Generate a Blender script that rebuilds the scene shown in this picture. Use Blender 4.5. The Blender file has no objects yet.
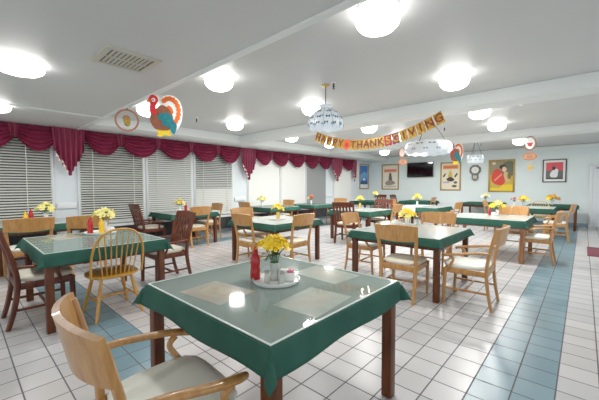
import bpy, bmesh, math, random
from mathutils import Vector, Matrix
random.seed(7)
PI = math.pi
sc = bpy.context.scene
COL = sc.collection

# ------------------------------------------------------------------ materials
def lin(c):
    return tuple(((v/255.0)/12.92 if v/255.0 <= .04045 else ((v/255.0+.055)/1.055)**2.4) for v in c)
def mat(name, rgb, rough=.5, spec=.5, metal=0, emit=None, estr=0, alpha=1, coat=0, noise=None, nscale=8, stretch=(1,1,1), bump=0):
    m = bpy.data.materials.new(name); m.use_nodes = True
    nt = m.node_tree; b = nt.nodes['Principled BSDF']
    c = lin(rgb)
    b.inputs['Base Color'].default_value = (*c, 1)
    b.inputs['Roughness'].default_value = rough
    b.inputs['Specular IOR Level'].default_value = spec
    b.inputs['Metallic'].default_value = metal
    b.inputs['Alpha'].default_value = alpha
    b.inputs['Coat Weight'].default_value = coat
    if emit:
        b.inputs['Emission Color'].default_value = (*lin(emit), 1)
        b.inputs['Emission Strength'].default_value = estr
    if noise or bump:
        tc = nt.nodes.new('ShaderNodeTexCoord'); mp = nt.nodes.new('ShaderNodeMapping')
        mp.inputs['Scale'].default_value = stretch
        nz = nt.nodes.new('ShaderNodeTexNoise'); nz.inputs['Scale'].default_value = nscale
        nz.inputs['Detail'].default_value = 3
        nt.links.new(tc.outputs['Object'], mp.inputs['Vector']); nt.links.new(mp.outputs['Vector'], nz.inputs['Vector'])
        if noise:
            r = nt.nodes.new('ShaderNodeValToRGB')
            r.color_ramp.elements[0].position = .32; r.color_ramp.elements[1].position = .68
            r.color_ramp.elements[0].color = (*c, 1); r.color_ramp.elements[1].color = (*lin(noise), 1)
            nt.links.new(nz.outputs['Fac'], r.inputs['Fac']); nt.links.new(r.outputs['Color'], b.inputs['Base Color'])
        if bump:
            bp = nt.nodes.new('ShaderNodeBump'); bp.inputs['Strength'].default_value = bump; bp.inputs['Distance'].default_value = .01
            nt.links.new(nz.outputs['Fac'], bp.inputs['Height']); nt.links.new(bp.outputs['Normal'], b.inputs['Normal'])
    return m

M = {}
M['oak'] = mat('oak wood', (192,142,80), .35, .5, noise=(168,116,58), nscale=3, stretch=(12,12,1.5), coat=.3)
M['oak_dark'] = mat('oak rail wood', (190,136,68), .35, .5, noise=(160,106,48), nscale=3, stretch=(10,10,2), coat=.3)
M['gold'] = mat('golden wood', (204,150,52), .3, .5, noise=(178,120,34), nscale=4, stretch=(6,6,2), coat=.4)
M['pale'] = mat('pale wood', (206,186,128), .4, .5, noise=(186,160,100), nscale=4)
M['mahog'] = mat('mahogany wood', (106,50,28), .38, .3, noise=(72,30,16), nscale=3, stretch=(10,10,1.5), coat=.08)
M['table'] = mat('dark table wood', (104,54,22), .4, .3, noise=(72,34,12), nscale=3, stretch=(8,8,1.5), coat=.05)
M['table_oak'] = mat('tan table wood', (150,98,56), .35, .5, noise=(120,70,38), nscale=3, stretch=(8,8,1.5), coat=.3)
M['cream'] = mat('cream vinyl seat', (226,220,200), .45, .5, noise=(212,204,182), nscale=5)
M['cream2'] = mat('white green vinyl seat', (236,238,226), .4, .5, noise=(228,231,216), nscale=5)
M['cloth'] = mat('green tablecloth', (46,92,78), .75, .2, noise=(38,80,68), nscale=5, bump=.05)
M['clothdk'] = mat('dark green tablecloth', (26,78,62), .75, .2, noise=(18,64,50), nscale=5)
M['cover'] = mat('clear table cover', (184,200,192), .06, .5, alpha=.46, coat=.5)
M['coversheen'] = mat('table cover with painted sheen', (200,206,200), .2, .5, alpha=.82, coat=.2)  # clear sheet with the grazing ceiling reflection put into its pale colour
M['coveredge'] = mat('cover edge', (226,240,232), .2, .5)
M['white'] = mat('white plastic', (240,240,236), .3)
M['ceramic'] = mat('white ceramic', (236,238,234), .15, .6)
M['vglass'] = mat('vase glass', (206,214,206), .08, .6, alpha=.75)
M['amber'] = mat('amber glass', (214,176,70), .15, .6)
M['red'] = mat('ketchup red', (176,22,30), .25, .5)
M['mustard'] = mat('mustard yellow', (236,184,20), .3, .5)
M['leaf'] = mat('leaf green', (40,88,40), .5, noise=(62,116,50), nscale=20)
M['yellow'] = mat('yellow petal', (250,214,24), .5, noise=(255,226,60), nscale=30)
M['paleyel'] = mat('pale yellow petal', (240,228,120), .5, noise=(244,236,160), nscale=30)
M['orange'] = mat('orange petal', (228,146,36), .5, noise=(240,180,50), nscale=30)
M['redpet'] = mat('red petal', (190,40,40), .5)
M['pink'] = mat('pink paper', (226,130,150), .6)
M['wall'] = mat('pale blue wall paint', (224,236,235), .6, .3, noise=(220,232,232), nscale=1.2)
M['wallw'] = mat('window wall paint', (218,226,230), .6, .3, noise=(214,222,227), nscale=1.2)
M['ceil'] = mat('ceiling paint', (202,204,204), .45, .4, noise=(198,200,201), nscale=.8)
M['beam'] = mat('beam paint', (226,231,230), .5, .4)
M['trimw'] = mat('white trim paint', (226,230,232), .4, .4)
M['base'] = mat('blue grey baseboard', (132,154,166), .5, .4)
M['night'] = mat('night window pane', (74,76,74), .2, .4)
M['slat'] = mat('blind slat', (216,218,210), .5, .4)
M['slatlt'] = mat('light blind slat', (206,209,204), .5, .4)
M['slatgrey'] = mat('grey blind slat', (150,154,154), .6, .3)
M['slatwhite'] = mat('white blind slat', (226,228,224), .6, .3)
M['burg'] = mat('burgundy fabric', (138,42,72), .55, .4, noise=(118,32,60), nscale=6)
M['burgdk'] = mat('dark burgundy fabric', (118,14,46), .7, .3, noise=(98,10,38), nscale=6)
M['lining'] = mat('pale lining fabric', (232,206,196), .7)
M['black'] = mat('black plastic', (18,18,20), .3)
M['screen'] = mat('black screen', (8,9,11), .06, .6)
M['dkgrey'] = mat('dark grey metal', (62,64,66), .4, metal=.3)
M['grey'] = mat('grey metal', (150,152,150), .4, metal=.2)
M['brass'] = mat('brass metal', (196,164,92), .3, metal=.8)
M['goldframe'] = mat('gold frame', (176,146,72), .4, metal=.3, noise=(150,118,52), nscale=20)
M['clockcase'] = mat('clock case grey', (104,112,108), .4)
M['diff'] = mat('light diffuser', (255,255,255), .4, emit=(255,252,246), estr=8)
M['shade'] = mat('lamp shade glass', (222,230,236), .3, emit=(236,244,250), estr=.06)
M['shadedk'] = mat('lamp shade motif', (70,86,96), .4)
M['shadeblue'] = mat('lamp shade blue motif', (128,164,190), .4)
M['turkeyred'] = mat('turkey red card', (214,34,44), .6)
M['turkeybrown'] = mat('turkey brown card', (150,86,58), .6, noise=(130,70,46), nscale=14)
M['teal'] = mat('turkey teal card', (10,106,120), .6, noise=(16,124,132), nscale=18)
M['turkeyor'] = mat('turkey orange card', (226,104,34), .6)
M['turkeyyel'] = mat('turkey yellow card', (240,206,30), .6)
M['pumpk'] = mat('pumpkin ring card', (178,112,92), .6)
M['pumpk2'] = mat('ornament tan card', (170,112,70), .6, noise=(140,78,46), nscale=25)
M['pumpk3'] = mat('ornament gold card', (196,166,70), .6, noise=(150,110,50), nscale=30)
M['ornface'] = mat('ornament tan face', (186,138,100), .6)
M['goldfoil'] = mat('gold foil card', (212,172,62), .35, metal=.3, noise=(156,104,34), nscale=20)
M['foilred'] = mat('dark red letter', (128,36,20), .5)
M['foilred2'] = mat('red card', (196,52,50), .5)
M['foilpurple'] = mat('plum card', (150,60,84), .5)
M['mat'] = mat('maroon floor mat', (116,56,66), .9, noise=(104,48,58), nscale=40)
M['dark'] = mat('dark recess', (40,42,44), .6)
def P(rgb): 
    k = 'p%d_%d_%d' % rgb
    if k not in M: M[k] = mat('print colour %d %d %d' % rgb, rgb, .45, .4)
    return M[k]

def floor_mat():
    m = bpy.data.materials.new('ceramic floor tile'); m.use_nodes = True
    nt = m.node_tree; N = nt.nodes; L = nt.links; b = N['Principled BSDF']
    tc = N.new('ShaderNodeTexCoord'); sep = N.new('ShaderNodeSeparateXYZ')
    L.new(tc.outputs['Object'], sep.inputs[0])
    def mth(op, a, bb=None, c=None):
        n = N.new('ShaderNodeMath'); n.operation = op
        for i, v in enumerate((a, bb, c)):
            if v is None: continue
            if isinstance(v, (int, float)): n.inputs[i].default_value = v
            else: L.new(v, n.inputs[i])
        return n.outputs[0]
    T = .2222
    gx = mth('DIVIDE', mth('ADD', sep.outputs[0], .5466+T*60), T)
    gy = mth('DIVIDE', mth('ADD', sep.outputs[1], -1.15+T*60), T)
    ix = mth('FLOOR', gx); iy = mth('FLOOR', gy)
    fx = mth('FRACT', gx); fy = mth('FRACT', gy)
    def edge(f): return mth('MINIMUM', f, mth('SUBTRACT', 1, f))
    e = mth('MINIMUM', edge(fx), edge(fy))
    grout = mth('LESS_THAN', e, .021)
    cmb = N.new('ShaderNodeCombineXYZ'); L.new(ix, cmb.inputs[0]); L.new(iy, cmb.inputs[1])
    wn = N.new('ShaderNodeTexWhiteNoise'); wn.noise_dimensions = '2D'; L.new(cmb.outputs[0], wn.inputs['Vector'])
    nz = N.new('ShaderNodeTexNoise'); nz.inputs['Scale'].default_value = .45; nz.inputs['Detail'].default_value = 1
    L.new(tc.outputs['Object'], nz.inputs['Vector'])
    def ramp(fac, c0, c1, p0=0, p1=1):
        r = N.new('ShaderNodeValToRGB'); r.color_ramp.elements[0].position = p0; r.color_ramp.elements[1].position = p1
        r.color_ramp.elements[0].color = (*lin(c0), 1); r.color_ramp.elements[1].color = (*lin(c1), 1)
        L.new(fac, r.inputs['Fac']); return r.outputs['Color']
    def mix(fac, a, bb):
        n = N.new('ShaderNodeMix'); n.data_type = 'RGBA'
        L.new(fac, n.inputs['Factor']); L.new(a, n.inputs[6]); L.new(bb, n.inputs[7]); return n.outputs[2]
    white = ramp(wn.outputs['Value'], (180,180,180), (198,197,197))
    pinkw = ramp(wn.outputs['Value'], (188,179,174), (199,192,188))
    w = mix(ramp(nz.outputs['Fac'], (0,0,0), (255,255,255), .5, .75), white, pinkw)
    blue = ramp(wn.outputs['Value'], (100,132,144), (116,146,156))
    def band(v, a, bb): return mth('MULTIPLY', mth('GREATER_THAN', v, a), mth('LESS_THAN', v, bb))
    # right stripe: two tiles wide, left stripe by the windows, cross stripe joining them
    s1 = mth('MULTIPLY', band(ix, 59.5, 61.5), mth('GREATER_THAN', iy, 57.5))
    s2 = band(ix, 60-30.5, 60-28.5)
    s3 = mth('MULTIPLY', band(iy, 57.5, 59.5), band(ix, 60-28.5, 61.5))
    st = mth('MINIMUM', 1, mth('ADD', mth('ADD', s1, s2), s3))
    colr = mix(st, w, blue)
    gc = N.new('ShaderNodeRGB'); gc.outputs[0].default_value = (*lin((88,88,92)), 1)
    colr = mix(grout, colr, gc.outputs[0])
    L.new(colr, b.inputs['Base Color'])
    rr = mth('ADD', .30, mth('MULTIPLY', grout, .5)); L.new(rr, b.inputs['Roughness'])
    bp = N.new('ShaderNodeBump'); bp.inputs['Strength'].default_value = .25; bp.inputs['Distance'].default_value = .004
    L.new(mth('SUBTRACT', 1, grout), bp.inputs['Height']); L.new(bp.outputs['Normal'], b.inputs['Normal'])
    return m
M['floor'] = floor_mat()

# ------------------------------------------------------------------ mesh builder
class MB:
    def __init__(s): s.v = []; s.f = []; s.mi = []; s.sm = []; s.mats = []
    def mid(s, m):
        if m not in s.mats: s.mats.append(m)
        return s.mats.index(m)
    def add(s, vs, fs, m=None, smooth=True, xf=None):
        o = len(s.v); k = s.mid(m) if m else 0
        for p in vs:
            p = Vector(p)
            s.v.append(xf @ p if xf else p)
        for f in fs: s.f.append([i+o for i in f]); s.mi.append(k); s.sm.append(smooth)
    def box(s, c, d, m=None, r=0, xf=None):
        x, y, z = (i/2 for i in d); cx, cy, cz = c
        if r <= 0:
            vs = [(cx+a*x, cy+b*y, cz+e*z) for a in (-1,1) for b in (-1,1) for e in (-1,1)]
            s.add(vs, [(0,1,3,2),(4,6,7,5),(0,4,5,1),(2,3,7,6),(0,2,6,4),(1,5,7,3)], m, False, xf); return
        bm = bmesh.new(); bmesh.ops.create_cube(bm, size=1)
        for v in bm.verts: v.co = Vector((v.co.x*d[0], v.co.y*d[1], v.co.z*d[2]))
        bmesh.ops.bevel(bm, geom=bm.edges[:], offset=min(r, min(d)*.49), segments=2, profile=.5, affect='EDGES')
        bm.verts.index_update()
        s.add([(v.co.x+cx, v.co.y+cy, v.co.z+cz) for v in bm.verts], [[v.index for v in f.verts] for f in bm.faces], m, True, xf); bm.free()
    def lathe(s, prof, n=20, m=None, c=(0,0,0), xf=None, caps=True, smooth=True):
        vs = []; fs = []
        for r, z in prof:
            for k in range(n):
                a = 2*PI*k/n; vs.append((c[0]+r*math.cos(a), c[1]+r*math.sin(a), c[2]+z))
        for i in range(len(prof)-1):
            for k in range(n):
                k2 = (k+1) % n; fs.append((i*n+k, i*n+k2, (i+1)*n+k2, (i+1)*n+k))
        if caps:
            fs.append(list(range(n))[::-1]); fs.append([(len(prof)-1)*n+k for k in range(n)])
        s.add(vs, fs, m, smooth, xf)
    def sweep(s, pts, size, m=None, n=10, per=5, sq=2.6, up=(0,0,1), closed=False, xf=None):
        """smooth rounded bar through pts; size = (w,h) or a list of (w,h) per point"""
        P_ = [Vector(p) for p in pts]; S = size if isinstance(size, list) else [size]*len(P_)
        C = []; Z = []; L = len(P_)
        rng = L if closed else L-1
        for i in range(rng):
            g = (lambda j: P_[j % L]) if closed else (lambda j: P_[max(0, min(L-1, j))])
            h = (lambda j: S[j % L]) if closed else (lambda j: S[max(0, min(L-1, j))])
            p0, p1, p2, p3 = g(i-1), g(i), g(i+1), g(i+2)
            for k in range(per):
                t = k/per
                C.append(.5*((2*p1)+(p2-p0)*t+(2*p0-5*p1+4*p2-p3)*t*t+(3*p1-p0-3*p2+p3)*t**3))
                a, b = h(i), h(i+1); Z.append((a[0]+(b[0]-a[0])*t, a[1]+(b[1]-a[1])*t))
        if not closed: C.append(P_[-1]); Z.append(S[-1])
        vs = []; fs = []; K = len(C); U = Vector(up)
        for i in range(K):
            t = (C[(i+1) % K]-C[i-1]) if closed else (C[min(K-1, i+1)]-C[max(0, i-1)])
            t.normalize(); side = t.cross(U)
            if side.length < 1e-4: side = t.cross(Vector((1,0,0)))
            side.normalize(); nn = side.cross(t)
            for k in range(n):
                a = 2*PI*(k+.5)/n; ca, sa = math.cos(a), math.sin(a)
                q = (abs(ca)**sq+abs(sa)**sq)**(-1/sq)
                vs.append(C[i]+side*(ca*q*Z[i][0]/2)+nn*(sa*q*Z[i][1]/2))
        for i in range(K if closed else K-1):
            j = (i+1) % K
            for k in range(n):
                k2 = (k+1) % n; fs.append((i*n+k, i*n+k2, j*n+k2, j*n+k))
        if not closed:
            fs.append(list(range(n))[::-1]); fs.append([(K-1)*n+k for k in range(n)])
        s.add(vs, fs, m, True, xf)
    def shell(s, fn, nu, nv, th, m=None, xf=None, axis=None):
        """closed thin panel: fn(u,v)->point, thickness th along local normal (or axis)"""
        G = [[Vector(fn(i/nu, j/nv)) for j in range(nv+1)] for i in range(nu+1)]
        vs = []; n1 = nv+1
        for sgn in (-.5, .5):
            for i in range(nu+1):
                for j in range(nv+1):
                    if axis: nrm = Vector(axis)
                    else:
                        du = G[min(nu, i+1)][j]-G[max(0, i-1)][j]; dv = G[i][min(nv, j+1)]-G[i][max(0, j-1)]
                        nrm = du.cross(dv); nrm.normalize()
                    vs.append(G[i][j]+nrm*th*sgn)
        o = (nu+1)*n1; fs = []
        I = lambda i, j: i*n1+j
        for i in range(nu):
            for j in range(nv):
                fs.append((I(i,j), I(i,j+1), I(i+1,j+1), I(i+1,j))); fs.append((o+I(i,j), o+I(i+1,j), o+I(i+1,j+1), o+I(i,j+1)))
        for i in range(nu):
            fs.append((I(i,0), I(i+1,0), o+I(i+1,0), o+I(i,0))); fs.append((I(i,nv), o+I(i,nv), o+I(i+1,nv), I(i+1,nv)))
        for j in range(nv):
            fs.append((I(0,j), o+I(0,j), o+I(0,j+1), I(0,j+1))); fs.append((I(nu,j), I(nu,j+1), o+I(nu,j+1), o+I(nu,j)))
        s.add(vs, fs, m, True, xf)
    def plate(s, pts, y0, y1, m=None, smooth_n=0, xf=None):
        """flat cut-out in the XZ plane, from y0 to y1"""
        if smooth_n:
            Q = []; L = len(pts)
            for i in range(L):
                p0, p1, p2, p3 = (Vector(pts[(i+d) % L]) for d in (-1,0,1,2))
                for k in range(smooth_n):
                    t = k/smooth_n
                    Q.append(.5*((2*p1)+(p2-p0)*t+(2*p0-5*p1+4*p2-p3)*t*t+(3*p1-p0-3*p2+p3)*t**3))
            pts = Q
        n = len(pts); vs = [(p[0], y0, p[1]) for p in pts]+[(p[0], y1, p[1]) for p in pts]
        fs = [list(range(n)), list(range(n, 2*n))[::-1]]+[(i, i+n, (i+1) % n+n, (i+1) % n) for i in range(n)]
        s.add(vs, fs, m, False, xf)
    def build(s, name, m=None, parent=None, autosmooth=True):
        me = bpy.data.meshes.new(name); me.from_pydata([tuple(v) for v in s.v], [], s.f)
        if not s.mats or m: me.materials.append(m if m else M['white'])
        else:
            for q in s.mats: me.materials.append(q)
            me.polygons.foreach_set('material_index', s.mi)
        me.polygons.foreach_set('use_smooth', s.sm)
        bm = bmesh.new(); bm.from_mesh(me); bmesh.ops.recalc_face_normals(bm, faces=bm.faces); bm.to_mesh(me); bm.free()
        try: me.set_sharp_from_angle(angle=math.radians(42))
        except Exception: pass
        me.update()
        o = bpy.data.objects.new(name, me); COL.objects.link(o)
        if parent: o.parent = parent
        return o

def tag(o, label=None, cat=None, group=None, kind=None):
    if label: o['label'] = label
    if cat: o['category'] = cat
    if group: o['group'] = group
    if kind: o['kind'] = kind
    return o
def thing(name, loc=(0,0,0), rz=0):
    o = bpy.data.objects.new(name, None); COL.objects.link(o); o.empty_display_size = .1
    o.location = loc; o.rotation_euler = (0, 0, rz); return o
def dup(root):
    r = root.copy(); COL.objects.link(r)
    for ch in list(root.children):
        c = ch.copy(); COL.objects.link(c); c.parent = r
        for g in list(ch.children):
            d = g.copy(); COL.objects.link(d); d.parent = c
    return r
def struct(o, label=None):
    o['kind'] = 'structure'
    if label: o['label'] = label
    return o

# ------------------------------------------------------------------ room shell
W, D, ZC, ZS = -8.15, 14.2, 2.796, 2.607     # window wall x, back wall y, ceiling, lower ceiling
XR, YF = 4.0, -4.0
b = MB(); b.box(((W+XR)/2, (YF+D)/2, -.05), (XR-W+.4, D-YF+.4, .1)); struct(b.build('floor', M['floor']), 'floor of white square tiles crossed by pale blue tile stripes')
b = MB()
b.box(((W+XR)/2, (1.84+D)/2, ZC+.05), (XR-W+.4, D-1.84+.2, .1))
b.box(((W+XR)/2, (YF+1.84)/2, (ZS+ZC+.1)/2), (XR-W+.4, 1.84-YF, ZC+.1-ZS))
struct(b.build('ceiling', M['ceil']), 'pale grey painted ceiling with a lower section over the foreground')
b = MB(); b.box((W-.1, (YF+D)/2, ZC/2), (.2, D-YF+.4, ZC)); struct(b.build('wall_left', M['wallw']), 'pale blue wall with the windows')
b = MB(); b.box(((W+XR)/2, D+.1, ZC/2), (XR-W, .2, ZC)); struct(b.build('wall_back', M['wall']), 'pale blue back wall with posters')
for i, (y, t) in enumerate(((5.35, .42), (9.51, .42))):
    b = MB(); b.box(((-7.08+XR)/2, y+t/2, (ZS+ZC)/2), (XR+7.08, t, ZC-ZS), r=.008); struct(b.build('trim_%d' % (i+1), M['beam']), 'painted ceiling beam')
b = MB(); b.box((-7.62, (1.84+D)/2, (ZS+ZC)/2), (1.06, D-1.84, ZC-ZS-.002), r=.006); struct(b.build('trim_3', M['beam']), 'painted boxed-in soffit above the windows')
b = MB(); b.box(((W+XR)/2, 1.80, ZS-.004), (XR-W, .07, .02), r=.004); struct(b.build('trim_4', M['beam']), 'thin trim along the edge of the lower ceiling')
b = MB(); b.box((-6.3, (YF+1.76)/2, ZS-.006), (.05, 1.76-YF, .022), r=.004); struct(b.build('trim_5', M['beam']), 'thin trim strip on the lower ceiling')
b = MB(); b.box(((W+XR)/2, D-.02, ZC-.05), (XR-W, .04, .07), r=.006); struct(b.build('trim_6', M['beam']), 'thin trim at the top of the back wall')
b = MB(); b.box(((W+.13)/2, D-.012, .06), (.13-W, .024, .12), r=.004); struct(b.build('baseboard_back', M['base']), 'blue grey baseboard')
b = MB(); b.box((W+.012, (YF+D)/2, .06), (.024, D-YF, .12), r=.004); struct(b.build('baseboard_left', M['base']), 'blue grey baseboard')
# chair rail on the piers of the window wall
for i, (y0, y1, z0, z1) in enumerate(((1.42,1.76,.93,1.05),(5.9,6.35,.93,1.05),(10.6,11.1,.93,1.05),(12.6,14.19,.62,.74))):
    b = MB(); b.box((W+.025, (y0+y1)/2, (z0+z1)/2), (.05, y1-y0, z1-z0), r=.01); struct(b.build('trim_%d' % (7+i), M['trimw']), 'white chair rail on the window wall')

# ------------------------------------------------------------------ windows and blinds
WIN = [(-.9,1.38,'h'),(1.80,3.19,'h'),(3.24,4.48,'h'),(4.54,5.85,'h'),(6.42,7.86,'v'),(7.90,9.26,'v'),(9.30,10.56,'v'),(11.14,12.55,'v')]
def window(i, y0, y1, kind):
    o = thing('window_%d' % (i+1), (W, (y0+y1)/2, 0)); struct(o, 'dark night window behind the blinds')
    w = y1-y0; b = MB()
    for s in (-1, 1): b.box((.02, s*(w/2-.02), 1.52), (.04, .05, 1.95), r=.006)
    for z in (.57, 2.48): b.box((.02, 0, z), (.04, w, .06), r=.006)
    b.build('window_frame', M['trimw'], o)
    b = MB(); b.box((.008, 0, 1.52), (.012, w-.08, 1.88)); b.build('window_pane', M['night'] if kind == 'h' else M['slatgrey'], o)
for i, (y0, y1, k) in enumerate(WIN): window(i, y0, y1, k)
def hblind(y0, y1, tilt_fn, m, label):
    o = thing('window_blind', (W+.06, (y0+y1)/2, 2.42)); tag(o, label, 'blind', 'horizontal blinds on the windows')
    w = y1-y0-.06; b = MB(); z = -.06; pitch = .053
    while z > -1.83:
        t = tilt_fn(-z/1.83); sw = .050; c, s_ = math.cos(t)*sw/2, math.sin(t)*sw/2
        b.add([(-c, -w/2, z+s_), (-c, w/2, z+s_), (c, w/2, z-s_), (c, -w/2, z-s_), (-c, -w/2, z+s_+.003), (-c, w/2, z+s_+.003), (c, w/2, z-s_+.003), (c, -w/2, z-s_+.003)],
              [(0,1,2,3),(7,6,5,4),(0,4,5,1),(2,6,7,3),(1,5,6,2),(0,3,7,4)], None, False)
        z -= pitch
    b.build('slats', m, o)
    b = MB(); b.box((0, 0, -.005), (.06, w, .05), r=.006); b.build('head_rail', m, o)
    b = MB()
    for q in (-.32, .32): b.box((.034, w*q, -.92), (.004, .012, 1.8))
    b.build('ladder_cord', m, o)
    b = MB(); b.box((0, 0, -1.845), (.05, w, .025), r=.006); b.build('bottom_rail', m, o)
hblind(*WIN[0][:2], lambda f: .52, M['slat'], 'open horizontal blind with dark gaps at the left edge of the photo')
hblind(*WIN[1][:2], lambda f: .60 if f < .62 else .48, M['slat'], 'open horizontal blind right of the first burgundy pleated tail')
hblind(*WIN[2][:2], lambda f: .86, M['slatlt'], 'nearly closed light horizontal blind behind the hanging turkey and its table')
hblind(*WIN[3][:2], lambda f: .66 if f < .6 else 1.15, M['slatlt'], 'horizontal blind grey above and closed pale below, last before the vertical blinds')
def vblind(y0, y1, ang, m, label):
    o = thing('vertical_blind', (W+.06, (y0+y1)/2, 2.42)); tag(o, label, 'blind', 'vertical blinds on the far windows')
    w = y1-y0-.06; b = MB(); n = int(w/.085)
    for i in range(n):
        y = -w/2+.045+i*(w-.09)/(n-1); c, s_ = math.sin(ang)*.046, math.cos(ang)*.046
        b.add([(-c, y-s_, -.03), (c, y+s_, -.03), (c, y+s_, -1.84), (-c, y-s_, -1.84), (-c+.003, y-s_, -.03), (c+.003, y+s_, -.03), (c+.003, y+s_, -1.84), (-c+.003, y-s_, -1.84)],
              [(0,1,2,3),(7,6,5,4),(0,4,5,1),(2,6,7,3),(1,5,6,2),(0,3,7,4)], None, False)
    b.build('slats', m, o)
    b = MB(); b.box((0, 0, -.005), (.05, w, .045), r=.006); b.build('head_rail', m, o)
vblind(*WIN[4][:2], .12, M['slatwhite'], 'white closed vertical blind just right of the second burgundy pleated tail')
vblind(*WIN[5][:2], .12, M['slatwhite'], 'white closed vertical blind, the right one of the white pair')
vblind(*WIN[6][:2], .7, M['slatgrey'], 'grey half-open vertical blind above the table with orange flowers')
vblind(*WIN[7][:2], .12, M['slatwhite'], 'pale closed vertical blind nearest the far corner')
for i, (y0, y1, nm) in enumerate(((-.95,1.40,'left-hand'),(1.78,5.88,'middle'),(6.40,12.56,'far'))):
    o = thing('window_ledge', (W, (y0+y1)/2, 0)); tag(o, 'low white window ledge with dark heater front under the %s windows' % nm, 'window ledge', 'low ledges under the windows')
    b = MB(); b.box((.1, 0, .50), (.15, y1-y0, .05), r=.01); b.build('ledge_top', M['trimw'], o)
    b = MB(); b.box((.085, 0, .30), (.11, y1-y0-.04, .34))
    n = int((y1-y0)/.3)
    for k in range(n): b.box((.143, -(y1-y0)/2+.2+k*.3, .30), (.006, .02, .30))
    b.build('heater_front', M['dark'], o)

# valance: swags and pleated tails on one board
val = thing('window_valance', (W, 6.2, 2.6)); tag(val, 'long burgundy swagged valance with pleated tails along the whole window wall', 'valance')
VX, VY = .155, -6.2
b = MB(); b.box((.05, (YF+12.75)/2+VY+1.4, -.022), (.1, 12.75-YF-2.8, .04)); b.build('mounting_board', M['burgdk'], val)
def swag(y0, y1, k):
    def fn(u, v):
        y = y0+(y1-y0)*u; arc = (4*u*(1-u))**.85
        hb = .15+.36*arc; ht = 0.0
        z = -ht-v*(hb-ht)
        vv = v*5.5
        fr = vv-math.floor(vv); ridge = (.08*fr if fr < .8 else .08*(1-fr)*4)*arc**.4+.035*v*arc+.012*math.sin(PI*(u*2+k))*0
        x = VX-.03+ridge+.02*(1-abs(2*u-1))
        return (x, y+VY, z)
    b = MB(); b.shell(fn, 22, 55, .006, axis=(1,0,0)); b.build('swag', M['burg'], val)
def gather(y, w):
    def fn(u, v):
        return (VX+.012+.014*math.sin(u*PI*4), y+VY+(u-.5)*w*(1-.45*v), -.005-.26*v)
    b = MB(); b.shell(fn, 12, 4, .006, axis=(1,0,0)); b.build('gather', M['burg'], val)
def tail(y0, y1, tip, side=.48, n=6, lin_side=1):
    def drop(u):
        a = 1-abs(2*u-1.0); st = math.floor(a*5+.5)/5
        return side+(tip-side)*(.8*st+.2*a)
    def fn(u, v):
        z = -drop(u)*v; yy = y0+(y1-y0)*(.5+(u-.5)*(1-.12*v))
        return (VX+.05+.038*math.sin(u*2*PI*n)*(.5+.5*v), yy+VY, z)
    b = MB(); b.shell(fn, 72, 14, .006, axis=(1,0,0)); t = b.build('pleated_tail', M['burg'], val)
    b = MB()
    for q in range(1, 6):
        u = q*.075+.02; y = y0+(y1-y0)*(.5+(u-.5)*.88); z = -drop(u)
        b.add([(VX+.085, y+VY-.035, z-.012), (VX+.085, y+VY+.03, z-.03), (VX+.085, y+VY-.02, z+.055)], [(0,1,2)], None, False)
    b.build('lining', M['lining'], t)
ys = [-.55,.10,.78,1.42]
for k in range(3): swag(ys[k], ys[k+1]+.05, k)
tail(1.34, 1.92, .98)
e = [1.92,2.62,3.50,4.40,5.25,6.02]
for k in range(5): swag(e[k]-.02, e[k+1]+.03, k)
tail(6.03, 6.66, 1.0)
e2 = [6.66,7.38,8.22,9.10,9.96,10.8]
for k in range(5): swag(e2[k]-.02, e2[k+1]+.03, k)
tail(10.8, 11.62, .99)
swag(11.6, 12.6, 1)
tail(12.42, 12.78, .99, side=.55, n=3)
for y in ys[1:3]+e[1:5]+e2[1:5]: gather(y, .17)

# ------------------------------------------------------------------ tables
def cloth_mesh(w, d, h, seed, flare=.10):
    rnd = random.Random(seed); ph = [rnd.uniform(0, 6.28) for _ in range(8)]
    def axis(a):
        L = [-(a/2+h)+h*k/6 for k in range(6)]+[-a/2+a*k/22 for k in range(23)]+[a/2+h*(k+1)/6 for k in range(6)]
        return L
    X, Y = axis(w), axis(d); vs = []
    for x in X:
        for y in Y:
            dx = max(abs(x)-w/2, 0); dy = max(abs(y)-d/2, 0); r = math.hypot(dx, dy)
            sx = 1 if x > 0 else -1; sy = 1 if y > 0 else -1
            bx = min(max(x, -w/2), w/2); by = min(max(y, -d/2), d/2)
            if r < 1e-6: vs.append((x, y, 0)); continue
            cx, cy = dx/r, dy/r; corner = 2*cx*cy
            wave = .010*math.sin(x*9+ph[0])*(dy > 0)+.010*math.sin(y*9+ph[1])*(dx > 0)
            f = flare+.42*corner
            out = .006+r*math.sin(f)+wave*r/h*(1-corner)
            vs.append((bx+sx*cx*out, by+sy*cy*out, -r*math.cos(f)*(1-.10*corner)))
    m = len(Y); fs = []
    for i in range(len(X)-1):
        for j in range(m-1): fs.append((i*m+j, (i+1)*m+j, (i+1)*m+j+1, i*m+j+1))
    b = MB(); b.add(vs, fs); return b

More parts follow.
